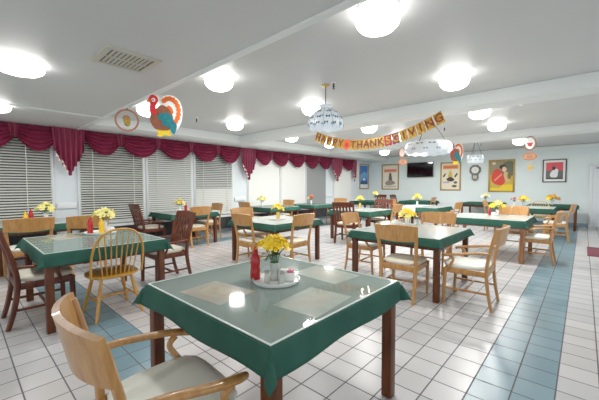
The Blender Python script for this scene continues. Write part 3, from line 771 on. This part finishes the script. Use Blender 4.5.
# sprinklers
for x, y, z, lab in ((-2.55,3.5,ZC,'right beside the small chandelier canopy'),(-5.9,3.37,ZC,'above the window valance, right of the big turkey'),(-2.5,7.9,ZC,'above the wide chandelier'),(-2.52,11.6,ZC,'above the wall clock')):
    o = thing('sprinkler_head', (x, y, z)); tag(o, 'small dark sprinkler head on the ceiling '+lab, 'sprinkler', 'ceiling sprinklers')
    MB_lathe('escutcheon', [(0,0),(.035,0),(.03,-.012),(.0,-.013)], M['white'], 16, o)
    b = MB(); b.lathe([(.012,-.01),(.012,-.05),(.018,-.055),(.008,-.07),(.016,-.085),(.022,-.088),(.0,-.092)], 12, caps=False); b.build('nozzle', M['dkgrey'], o)
o = tag(MB_lathe('ceiling_sensor', [(0,0),(.03,0),(.03,-.02),(.02,-.03),(0,-.032)], M['white'], 16), 'tiny white sensor on the ceiling just past the first beam', 'sensor'); o.location = (-.84, 6.6, ZC)

# ------------------------------------------------------------------ chandeliers
def chandelier(x, y, ztop, zshade, r, hgt, label, style):
    o = thing('chandelier', (x, y, ztop)); tag(o, label, 'chandelier', 'white glass chandeliers')
    dz = zshade-ztop
    MB_lathe('canopy', [(0,0),(.06,0),(.058,-.012),(.03,-.022),(.0,-.024)], M['brass'], 24, o)
    n = 48
    if style == 'dome':
        b = MB(); b.sweep([(0,0,-.02),(0,0,dz/2),(0,0,dz+.02)], (.012,.012), sq=2, per=2, up=(0,1,0)); b.build('stem', M['dkgrey'], o)
        b = MB(); b.lathe([(.09,dz+.05),(.07,dz),(.066,dz),(.085,dz+.05)], 24, caps=False); b.build('crown', M['shade'], o)
        prof = [(.07,0),(.12,-.10),(.19,-.28),(.235,-.55),(.245,-.8),(.235,-1.0)]
    else:
        b = MB()
        for k in range(3):
            a = k*2*PI/3+.4; b.sweep([(0,0,-.02),(.9*r*math.cos(a)*.85*.5,.9*r*math.sin(a)*.85*.5,dz/2),(r*.8*math.cos(a),r*.8*math.sin(a),dz-.01)], (.009,.009), sq=2, per=2, n=6)
        b.build('hanging_wires', M['dkgrey'], o)
        prof = [(.2,.02),(.225,-.05),(.245,-.3),(.245,-.7),(.22,-1.0)]
    vs = []; fs = []
    for i, (pr, pz) in enumerate(prof):
        for k in range(n):
            a = 2*PI*k/n; sc_ = 1+.035*abs(math.sin(a*6)); rr = pr/.245*r*sc_
            zz = pz*hgt+(.10*hgt*abs(math.sin(a*6)) if i == len(prof)-1 else 0)-(0.12*hgt*abs(math.cos(a*6)) if i == 0 and style != 'dome' else 0)
            vs.append((rr*math.cos(a), rr*math.sin(a), dz+zz))
    for i in range(len(prof)-1):
        for k in range(n): fs.append((i*n+k, i*n+(k+1) % n, (i+1)*n+(k+1) % n, (i+1)*n+k))
    SB = MB(); SB.add(vs, fs, M['shade'])
    def surf(a, f):
        f *= len(prof)-1; i = min(int(f), len(prof)-2); t = f-i
        pr = prof[i][0]*(1-t)+prof[i+1][0]*t; pz = prof[i][1]*(1-t)+prof[i+1][1]*t
        rr = pr/.245*r*(1+.035*abs(math.sin(a*6)))+.004
        return Vector((rr*math.cos(a), rr*math.sin(a), dz+pz*hgt))
    def motifs(rows, m, name):
        b = SB
        for f, s, cnt, off in rows:
            for k in range(cnt):
                a = 2*PI*(k+off)/cnt; da = s
                for q in (-1, 1):
                    b.add([surf(a, f), surf(a+q*da*.5, f-.06), surf(a+q*da, f-.02), surf(a+q*da*.6, f+.05)], [(0,1,2,3)], m, False)
    if style == 'dome':
        motifs([(.35,.17,9,0),(.58,.14,12,.5),(.8,.12,14,0)], M['shadedk'], 'leaf_motif'); motifs([(.3,.2,6,.5),(.86,.13,12,0),(.55,.1,10,.2)], M['shadeblue'], 'petal_motif')
        b = MB()
        for k in range(12):
            a = 2*PI*k/12; b.sweep([surf(a, t/6) for t in range(7)], (.007,.007), n=5, per=1, sq=2)
        b.build('shade_ribs', M['shadeblue'], o)
    else:
        motifs([(.42,.17,12,0)], M['shadedk'], 'leaf_motif'); motifs([(.70,.11,12,.5)], M['shadeblue'], 'petal_motif')
    SB.build('glass_shade', None, o)
    b = MB(); b.lathe([(0,-.02),(.03,-.03),(.035,-.06),(.02,-.085),(0,-.09)], 16, c=(0,0,dz-hgt*.35), caps=False); b.build('bulb', M['diff'], o)
chandelier(-2.70, 3.52, ZC, 2.47, .245, .29, 'small dome chandelier with floral white glass on a long stem', 'dome')
chandelier(-2.30, 6.30, ZC, 2.25, .42, .25, 'wide white scalloped chandelier hanging on thin wires', 'wide')
chandelier(-2.38, 10.3, ZC, 2.29, .21, .24, 'far small white scalloped chandelier above the wall clock', 'wide')

# ------------------------------------------------------------------ banner
FONT = None
def text_mesh(txt, size, m, name, parent, loc, rot, ext=.002, width=None):
    cu = bpy.data.curves.new(name, 'FONT'); cu.body = txt; cu.size = size; cu.extrude = ext; cu.align_x = 'CENTER'; cu.align_y = 'CENTER'; cu.offset = size*.022
    ob = bpy.data.objects.new('tmp', cu); COL.objects.link(ob)
    dg = bpy.context.evaluated_depsgraph_get(); me = bpy.data.meshes.new_from_object(ob.evaluated_get(dg))
    COL.objects.unlink(ob); bpy.data.objects.remove(ob)
    me.materials.clear(); me.materials.append(m)
    o = bpy.data.objects.new(name, me); COL.objects.link(o); o.parent = parent; o.location = loc; o.rotation_euler = rot
    return o
ban = thing('hanging_banner', (-3.02, 5.33, ZS)); tag(ban, 'gold letter card banner reading HAPPY THANKSGIVING sagging under the first beam', 'banner')
chars = ['H','A','P','P','Y','*','T','H','A','N','K','S','G','I','V','I','N','G']
X0, X1 = -1.30, 1.28
def bz(t): return -.02-4*.30*t*(1-t)-.02*(1-t)+.02*t
b = MB(); b.sweep([(X0+(X1-X0)*k/20, 0, bz(k/20)) for k in range(21)], (.005,.005), n=5, per=1, sq=2, up=(0,1,0)); b.build('string', M['foilred'], ban)
for i, ch in enumerate(chars):
    t = (i+.5)/len(chars); x = X0+(X1-X0)*t; z = bz(t); sl = math.atan2(bz(t+.02)-bz(t-.02), (X1-X0)*.04)
    cw = (X1-X0)/len(chars)*.97; hh = .2
    o = None
    xf = Matrix.Translation((x, -.004, z)) @ Matrix.Rotation(-sl, 4, 'Y')
    cm = M['goldfoil'] if ch not in '*SG' or i == 17 else (M['foilred2'] if ch == 'S' else (M['foilpurple'] if ch == 'G' else M['turkeyor']))
    b = MB()
    if ch == '*':
        b.plate([(cw*.62*math.cos(a)*(1+.12*math.cos(5*a)), -hh*.5+hh*.55*math.sin(a)*(1+.1*math.cos(5*a))) for a in [2*PI*k/30 for k in range(30)]], -.004, 0, M['turkeyor'], xf=xf)
        b.plate([(cw*.3*math.cos(a), -hh*.55+hh*.26*math.sin(a)) for a in [2*PI*k/16 for k in range(16)]], -.007, -.0045, M['foilred2'], xf=xf)
        b.build('leaf_card', None, ban)
    else:
        b.plate([(-cw/2,0),(cw/2,0),(cw/2,-hh*.93),(cw/4,-hh),(0,-hh*.93),(-cw/4,-hh),(-cw/2,-hh*.93)], -.003, 0, cm, xf=xf)
        c = b.build('letter_card', None, ban)
        p = xf @ Vector((0, -.006, -hh*.49))
        text_mesh(ch, .19, M['foilred'] if cm is M['goldfoil'] else M['goldfoil'], 'letter', c, p, (PI/2, -sl, 0))

# ------------------------------------------------------------------ hanging cut-outs
def turkey(loc, rz, s, label, flip=1):
    o = thing('hanging_turkey', loc, rz); tag(o, label, 'turkey decoration', 'card turkey decorations')
    # 2D coordinates: x right, z up, origin at top of the thread
    def C(px, py): return (flip*(px-350)*s, -(py-60)*s)
    def part(name, pts, m, y0, y1, sm=4, parent=o):
        b = MB(); b.plate([C(*p) for p in pts], y0, y1, m, sm); return b.build(name, None, parent)
    tailw = part('tail_backing', [(352,85),(375,62),(420,58),(462,85),(484,140),(484,210),(470,262),(445,300),(400,300),(385,220),(360,150)], M['white'], .004, .008)
    for k in range(11):
        a = math.radians(128-k*20); cx, cy = 402+60*math.cos(a), 168-88*math.sin(a)
        part('tail_feather', [(cx+17*math.cos(q), cy+18*math.sin(q)) for q in [2*PI*i/10 for i in range(10)]], M['turkeyor'], .001, .0035, 2)
    part('tail_feather', [(384,150),(398,128),(424,142),(434,180),(430,226),(414,226),(414,190),(406,160)], M['white'], -.001, .003)
    part('tail_feather', [(380,150),(396,130),(418,150),(426,180),(410,190),(398,168)], M['turkeyor'], -.002, .0025)
    body = part('body', [(352,130),(392,150),(420,200),(424,260),(398,300),(350,308),(304,298),(280,262),(272,218),(290,180),(320,150)], M['turkeybrown'], -.004, .004)
    wing = part('wing', [(330,200),(352,186),(388,184),(412,202),(426,236),(446,262),(442,300),(428,332),(410,316),(398,290),(370,276),(345,262),(352,240),(328,232)], M['teal'], -.007, -.0045, 3)
    for q in ((390,236),(412,268),(372,214)):
        part('wing_bar', [(q[0]-14,q[1]-5),(q[0]+14,q[1]+2),(q[0]+12,q[1]+8),(q[0]-14,q[1]+2)], P((20,140,140)), -.009, -.0072, 0, wing)
    head = part('head', [(268,88),(280,68),(300,64),(322,78),(328,104),(316,128),(312,150),(318,188),(300,200),(276,194),(272,150),(276,124),(264,110)], M['turkeyred'], -.008, -.0045)
    part('beak', [(272,98),(256,104),(258,116),(272,120),(280,110)], M['turkeyor'], -.010, -.0082, 2, head)
    part('eye', [(298+12*math.cos(q), 100+14*math.sin(q)) for q in [2*PI*i/12 for i in range(12)]], M['white'], -.010, -.0082, 0, head)
    part('pupil', [(296+5*math.cos(q), 101+6*math.sin(q)) for q in [2*PI*i/10 for i in range(10)]], M['black'], -.0115, -.0102, 0, head)
    part('feet', [(316,306),(398,304),(402,326),(416,340),(392,344),(368,338),(344,352),(316,346),(324,330)], M['turkeyyel'], -.002, .004, 3)
    b = MB(); b.plate([(-.002,.0),(.002,.0),(.002,-20*s),(-.002,-20*s)], -.001, .001, M['white']); b.build('thread', None, o)
    return o
turkey((-3.95, 1.78, ZS-.07), 1.08, .00178, 'large red brown and teal paper turkey hanging from the lower ceiling edge')
turkey((-2.70, 9.48, ZS-.02), 1.0, .00205, 'small-looking far paper turkey overlapping the orange-headed poster')
def ring_ornament(name, loc, rz, w, h, m, inner, label, drop=.02, group='hanging oval ornaments'):
    o = thing(name, loc, rz); tag(o, label, 'hanging ornament', group)
    N = 40; b = MB()
    b.sweep([(w/2*math.cos(2*PI*k/N), 0, -drop-h/2+h/2*math.sin(2*PI*k/N)) for k in range(N)], (.028*max(w,.2)/.3,.012), closed=True, per=1, n=8, up=(0,1,0)); b.build('ring', m, o)
    b = MB(); b.sweep([(0,0,0),(0,0,-drop)], (.004,.004), n=5, per=1, up=(0,1,0)); b.build('thread', M['white'], o)
    inner(o, w, h, drop)
    return o
def owl(o, w, h, d):
    b = MB(); zc = -d-h*.52
    b.plate([(-.16*w,.22*h+zc),(-.05*w,.26*h+zc),(.08*w,.24*h+zc),(.15*w,.12*h+zc),(.14*w,-.2*h+zc),(.02*w,-.28*h+zc),(-.12*w,-.2*h+zc),(-.17*w,.05*h+zc)], -.004, .004, M['pumpk3'], 3); q = b.build('figure', None, o)
    b = MB(); b.sweep([(-.18*w,-.006,.08*h+zc),(-.06*w,-.006,.22*h+zc),(.1*w,-.006,.2*h+zc)], (.02,.006), n=6, per=2, up=(0,1,0)); b.build('figure_trim', M['pumpk'], q)
    b = MB(); b.plate([(-.03*w,-d),(.03*w,-d),(.05*w,-d+.09*h),(-.01*w,-d+.1*h)], -.006, .006, M['leaf']); b.build('stalk', None, o)
ring_ornament('hanging_pumpkin', (-5.13, 1.78, ZS-.012), 1.2, .30, .31, M['pumpk'], owl, 'open pumpkin ring with small figure inside left of the big turkey', drop=.05, group=None)
def basket(o, w, h, d):
    zc = -d-h/2; b = MB(); b.plate([(.40*w*math.cos(q), zc+.40*h*math.sin(q)) for q in [2*PI*i/24 for i in range(24)]], -.002, .002, M['white']); q = b.build('card', None, o)
    b = MB(); b.plate([(-.28*w,zc+.05*h),(.28*w,zc+.05*h),(.12*w,zc-.22*h),(-.12*w,zc-.22*h)], -.005, -.0025, M['foilred2']); b.build('picture', None, q)
def wreath(o, w, h, d):
    zc = -d-h/2; b = MB(); b.plate([(.42*w*math.cos(q), zc+.42*h*math.sin(q)) for q in [2*PI*i/24 for i in range(24)]], -.002, .002, M['lining']); b.build('card', None, o)
def plaque(loc, rz, w, h, m, label, pts=None):
    o = thing('hanging_plaque', loc, rz); tag(o, label, 'hanging ornament', 'hanging plaques')
    b = MB(); b.plate([(w/2*math.cos(q), h/2*math.sin(q)) for q in [2*PI*i/32 for i in range(32)]] if not pts else pts, -.006, .006, m); q = b.build('board', None, o)
    if not pts:
        b = MB(); b.plate([(w*.40*math.cos(q_), h*.34*math.sin(q_)) for q_ in [2*PI*i/24 for i in range(24)]], -.010, -.0065, M['ornface']); b.build('face', None, q)
        b = MB()
        for k in (-1, 0, 1): b.box((0, -.012, k*h*.18), (w*(.5-.12*abs(k)), .002, h*.08))
        b.build('printed_lines', M['foilred'], q)
    b = MB(); b.sweep([(0,0,h/2),(0,0,h/2+.05)], (.004,.004), n=5, per=1, up=(0,1,0)); b.build('thread', M['white'], o)
ring_ornament('hanging_ornament', (-1.0, 9.47, ZS), 0, .23, .33, M['pumpk2'], basket, 'white oval ornament with red basket picture, top of the three at the right')
plaque((-1.0, 9.47, 2.105), 0, .29, .19, M['pumpk2'], 'tan oval plaque, middle of the three hanging at the right')
plaque((-.985, 9.47, 1.835), 0, .11, .18, M['pumpk3'], 'small brown pointed drop, lowest of the three hanging at the right', [(0,.09),(.045,.03),(.05,-.02),(0,-.09),(-.05,-.02),(-.045,.03)])
ring_ornament('hanging_ornament', (-4.25, 9.47, ZS), .3, .19, .30, M['pumpk2'], wreath, 'pale oval ring ornament above the left side of the television')
plaque((-4.22, 9.47, 2.145), .3, .27, .2, M['pumpk2'], 'orange tan oval plaque just left of the television')

# ------------------------------------------------------------------ back wall: posters, tv, clock
def framed(name, x0, x1, z0, z1, fm, fw, label, shapes, bg, loc=None, rz=0, cat='poster'):
    o = thing(name, loc or ((x0+x1)/2, D, (z0+z1)/2), rz); tag(o, label, cat, 'framed posters on the walls')
    w, h = x1-x0, z1-z0; b = MB()
    for s in (-1, 1): b.box((s*(w/2-fw/2), -.02, 0), (fw, .036, h), r=.006); b.box((0, -.02, s*(h/2-fw/2)), (w-2*fw, .034, fw), r=.006)
    b.build('frame', fm, o)
    b = MB(); iw, ih = w-2*fw, h-2*fw
    b.plate([(-iw/2,-ih/2),(iw/2,-ih/2),(iw/2,ih/2),(-iw/2,ih/2)], -.012, -.004, P(bg))
    for i, (c, pts, sm) in enumerate(shapes):
        b.plate([(p[0]*iw-iw/2, p[1]*ih-ih/2) for p in pts], -.0125-.0006*(i+1), -.0122, P(c), sm)
    b.build('print', None, o)
def R(x0, z0, x1, z1): return [(x0,z0),(x1,z0),(x1,z1),(x0,z1)]
def E(cx, cz, rx, rz_): return [(cx+rx*math.cos(2*PI*i/18), cz+rz_*math.sin(2*PI*i/18)) for i in range(18)]
framed('wall_poster', -7.39,-6.51,1.22,2.44, M['goldframe'],.05, 'framed cream poster with orange heading and grey figure left of the television',
 [((232,150,124), R(.08,.70,.92,.84),0), ((224,128,104), R(.12,.74,.88,.80),0), ((96,92,88), [(.42,.30),(.40,.5),(.46,.66),(.54,.66),(.6,.5),(.62,.3)],2), ((150,140,128), [(.15,.22),(.3,.34),(.6,.36),(.85,.24),(.6,.16),(.3,.14)],2), ((120,70,60), E(.5,.62,.07,.06),0), ((190,184,170), R(.1,.06,.9,.12),0)], (232,224,206))
framed('wall_poster', -4.62,-3.80,1.20,2.40, M['goldframe'],.05, 'framed cream poster with orange heading partly behind the far turkey',
 [((236,150,90), R(.08,.78,.92,.93),0), ((222,110,60), R(.12,.82,.88,.88),0), ((60,56,50), [(.06,.5),(.2,.62),(.26,.6),(.14,.46)],0), ((70,66,58), [(.7,.5),(.86,.64),(.9,.58),(.76,.44)],0), ((212,180,84), [(.35,.5),(.5,.74),(.62,.5),(.5,.42)],2), ((58,50,44), [(.28,.4),(.5,.48),(.72,.38),(.6,.3),(.36,.32)],2), ((176,170,196), R(.08,.24,.45,.3),0), ((96,90,80), E(.78,.26,.1,.05),0), ((96,90,80), E(.72,.12,.14,.05),0)], (236,226,200))
framed('wall_poster', -2.80,-1.93,1.15,2.40, M['goldframe'],.06, 'framed yellow poster with big red fan shape and dark-haired figure',
 [((150,140,110), R(0,.55,1,1),0), ((96,104,84), [(.5,.6),(1,.5),(1,.95),(.6,.95)],2), ((230,214,190), E(.16,.93,.09,.04),0), ((214,60,40), [(.1,.3),(.06,.5),(.2,.72),(.44,.7),(.62,.5),(.66,.28),(.5,.18),(.3,.2)],3), ((240,150,130), [(.18,.36),(.5,.58),(.54,.54),(.22,.32)],0), ((44,36,30), E(.56,.80,.16,.08),0), ((236,196,160), E(.62,.72,.1,.09),0), ((206,180,130), [(.6,.62),(.8,.6),(.9,.4),(.74,.3),(.64,.4)],2), ((238,206,40), [(0,0),(1,0),(1,.2),(.6,.2),(.4,.08),(0,.1)],0), ((120,96,50), E(.84,.5,.08,.12),0)], (206,172,70))
framed('wall_poster', -1.11,-.45,1.51,2.32, M['dkgrey'],.035, 'dark-framed red and grey picture of a white-clothed figure, white mat, near the door',
 [((214,76,84), R(.10,.50,.9,.9),0), ((92,96,100), R(.10,.10,.9,.50),0), ((60,60,64), R(.10,.10,.9,.16),0), ((232,236,236), [(.34,.2),(.30,.36),(.4,.5),(.56,.6),(.68,.54),(.66,.4),(.62,.2)],2), ((40,34,34), E(.47,.62,.08,.09),0), ((200,60,66), [(.3,.7),(.5,.82),(.62,.76),(.4,.72)],0)], (238,238,236), cat='picture')
framed('wall_poster', -.42,.42,-.62,.62, M['goldframe'],.045, 'framed blue poster with white lower border beside the window valance end',
 [((58,120,196), R(.05,.16,.95,.97),0), ((112,170,222), [(.05,.3),(.4,.5),(.95,.42),(.95,.62),(.5,.7),(.05,.55)],2), ((34,70,120), [(.05,.2),(.35,.34),(.7,.26),(.95,.36),(.95,.16),(.05,.16)],0), ((200,224,240), [(.3,.36),(.5,.46),(.7,.38),(.5,.32)],2)], (226,232,236), loc=(W, 13.76, 1.87), rz=PI/2)
o = thing('wall_mounted_television', (-5.49, D, 2.12)); tag(o, 'black flat television hung on the back wall', 'television')
b = MB(); b.box((0,-.09,0), (1.18,.05,.66), r=.012); b.build('bezel', M['black'], o)
b = MB(); b.box((0,-.117,.01), (1.13,.004,.60)); b.build('screen', M['screen'], o)
b = MB(); b.box((0,-.032,0), (.4,.062,.3), r=.004); b.build('wall_bracket', M['dkgrey'], o)
o = thing('wall_clock', (-3.27, D, 2.03)); tag(o, 'grey round pendulum wall clock with white dial', 'clock')
XY = Matrix.Rotation(PI/2, 4, 'X')
b = MB(); b.lathe([(0,0),(.215,0),(.22,.02),(.215,.05),(.18,.065),(.15,.05),(.0,.05)], 8, xf=XY @ Matrix.Rotation(PI/8, 4, 'Z'), caps=False, smooth=False); b.build('clock_case', M['clockcase'], o)
b = MB(); b.lathe([(0,.052),(.135,.052),(.135,.056),(0,.056)], 32, xf=XY, caps=False); f = b.build('dial', P((236,234,222)), o)
b = MB()
for k in range(12): b.box((.115*math.sin(k*PI/6), -.058, .115*math.cos(k*PI/6)), (.012,.002,.012))
b.build('hour_marks', M['black'], f)
b = MB(); b.box((0,-.06,.04), (.008,.002,.09)); b.build('minute_hand', M['black'], f)
b = MB(); b.box((.03,-.06,-.01), (.06,.002,.01)); b.build('hour_hand', M['black'], f)
b = MB(); b.plate([(-.12,-.17),(.12,-.17),(.12,-.36),(.05,-.44),(-.05,-.44),(-.12,-.36)], -.05, -.002, M['clockcase']); b.build('pendulum_box', None, o)
b = MB(); b.plate([(-.07,-.22),(.07,-.22),(.07,-.35),(-.07,-.35)], -.055, -.051, P((170,180,176))); b.build('pendulum_window', None, o)
b = MB(); b.lathe([(0,0),(.035,0),(.035,.004),(0,.004)], 20, xf=Matrix.Translation((0,-.056,-.30)) @ XY, caps=False); b.build('pendulum', M['brass'], o)

# door on the right of the back wall
o = thing('door_1', (.70, D, 0)); struct(o, 'white door in a white frame on the back wall')
b = MB(); b.box((0,-.012,1.02), (.96,.02,2.02), r=.004); lf = b.build('door_leaf', P((222,228,232)), o)
b = MB()
for s in (-1, 1): b.box((s*.52,-.02,1.04), (.08,.04,2.08), r=.006)
b.box((0,-.02,2.09), (1.12,.04,.08), r=.006); b.build('door_frame', M['trimw'], o)
b = MB(); b.box((-.30,-.06,1.97), (.22,.06,.06), r=.008); b.sweep([(-.2,-.09,1.98),(-.02,-.17,1.98),(-.16,-.05,2.05)], (.012,.02), per=2, n=6); b.build('door_closer', M['grey'], lf)
b = MB(); b.lathe([(0,0),(.03,0),(.03,.01),(.012,.015),(.012,.05),(.03,.06),(.03,.085),(0,.09)], 16, xf=Matrix.Translation((.40,-.022,1.0)) @ XY, caps=False); b.build('door_knob', M['brass'], lf)
# floor mat at the right
o = tag(None or (lambda b: (b.box((.62, 8.98, .006), (1.06, 1.22, .012), r=.004), b.build('floor_mat', M['mat']))[1])(MB()), 'maroon floor mat at the right edge of the photo', 'floor mat')

# ------------------------------------------------------------------ world, camera
wd = bpy.data.worlds.new('room_surroundings'); sc.world = wd; wd.use_nodes = True
bg = wd.node_tree.nodes['Background']; bg.inputs['Color'].default_value = (.93,.97,1,1); bg.inputs['Strength'].default_value = 1.25
f, yaw, pitch, roll = 312.753, .7374, .0439, -.0021
F = Vector((-math.sin(yaw)*math.cos(pitch), math.cos(yaw)*math.cos(pitch), -math.sin(pitch)))
Rv = Vector((math.cos(yaw), math.sin(yaw), 0)); U = Rv.cross(F)
R2 = Rv*math.cos(roll)+U*math.sin(roll); U2 = U*math.cos(roll)-Rv*math.sin(roll)
cam = bpy.data.cameras.new('camera'); co = bpy.data.objects.new('camera', cam); COL.objects.link(co)
cam.sensor_width = 36; cam.sensor_fit = 'HORIZONTAL'; cam.lens = f/599*36; cam.clip_start = .05
mw = Matrix((R2, U2, -F)).transposed().to_4x4(); mw.translation = (0, 0, 1.39); co.matrix_world = mw
sc.camera = co
sc.view_settings.view_transform = 'Standard'; sc.view_settings.look = 'None'
sc.view_settings.exposure = 0.09; sc.view_settings.gamma = 1.12
sc.cycles.use_denoising = True
sc.cycles.max_bounces = 6; sc.cycles.diffuse_bounces = 4; sc.cycles.glossy_bounces = 3; sc.cycles.transparent_max_bounces = 8
sc.cycles.caustics_reflective = False; sc.cycles.caustics_refractive = False
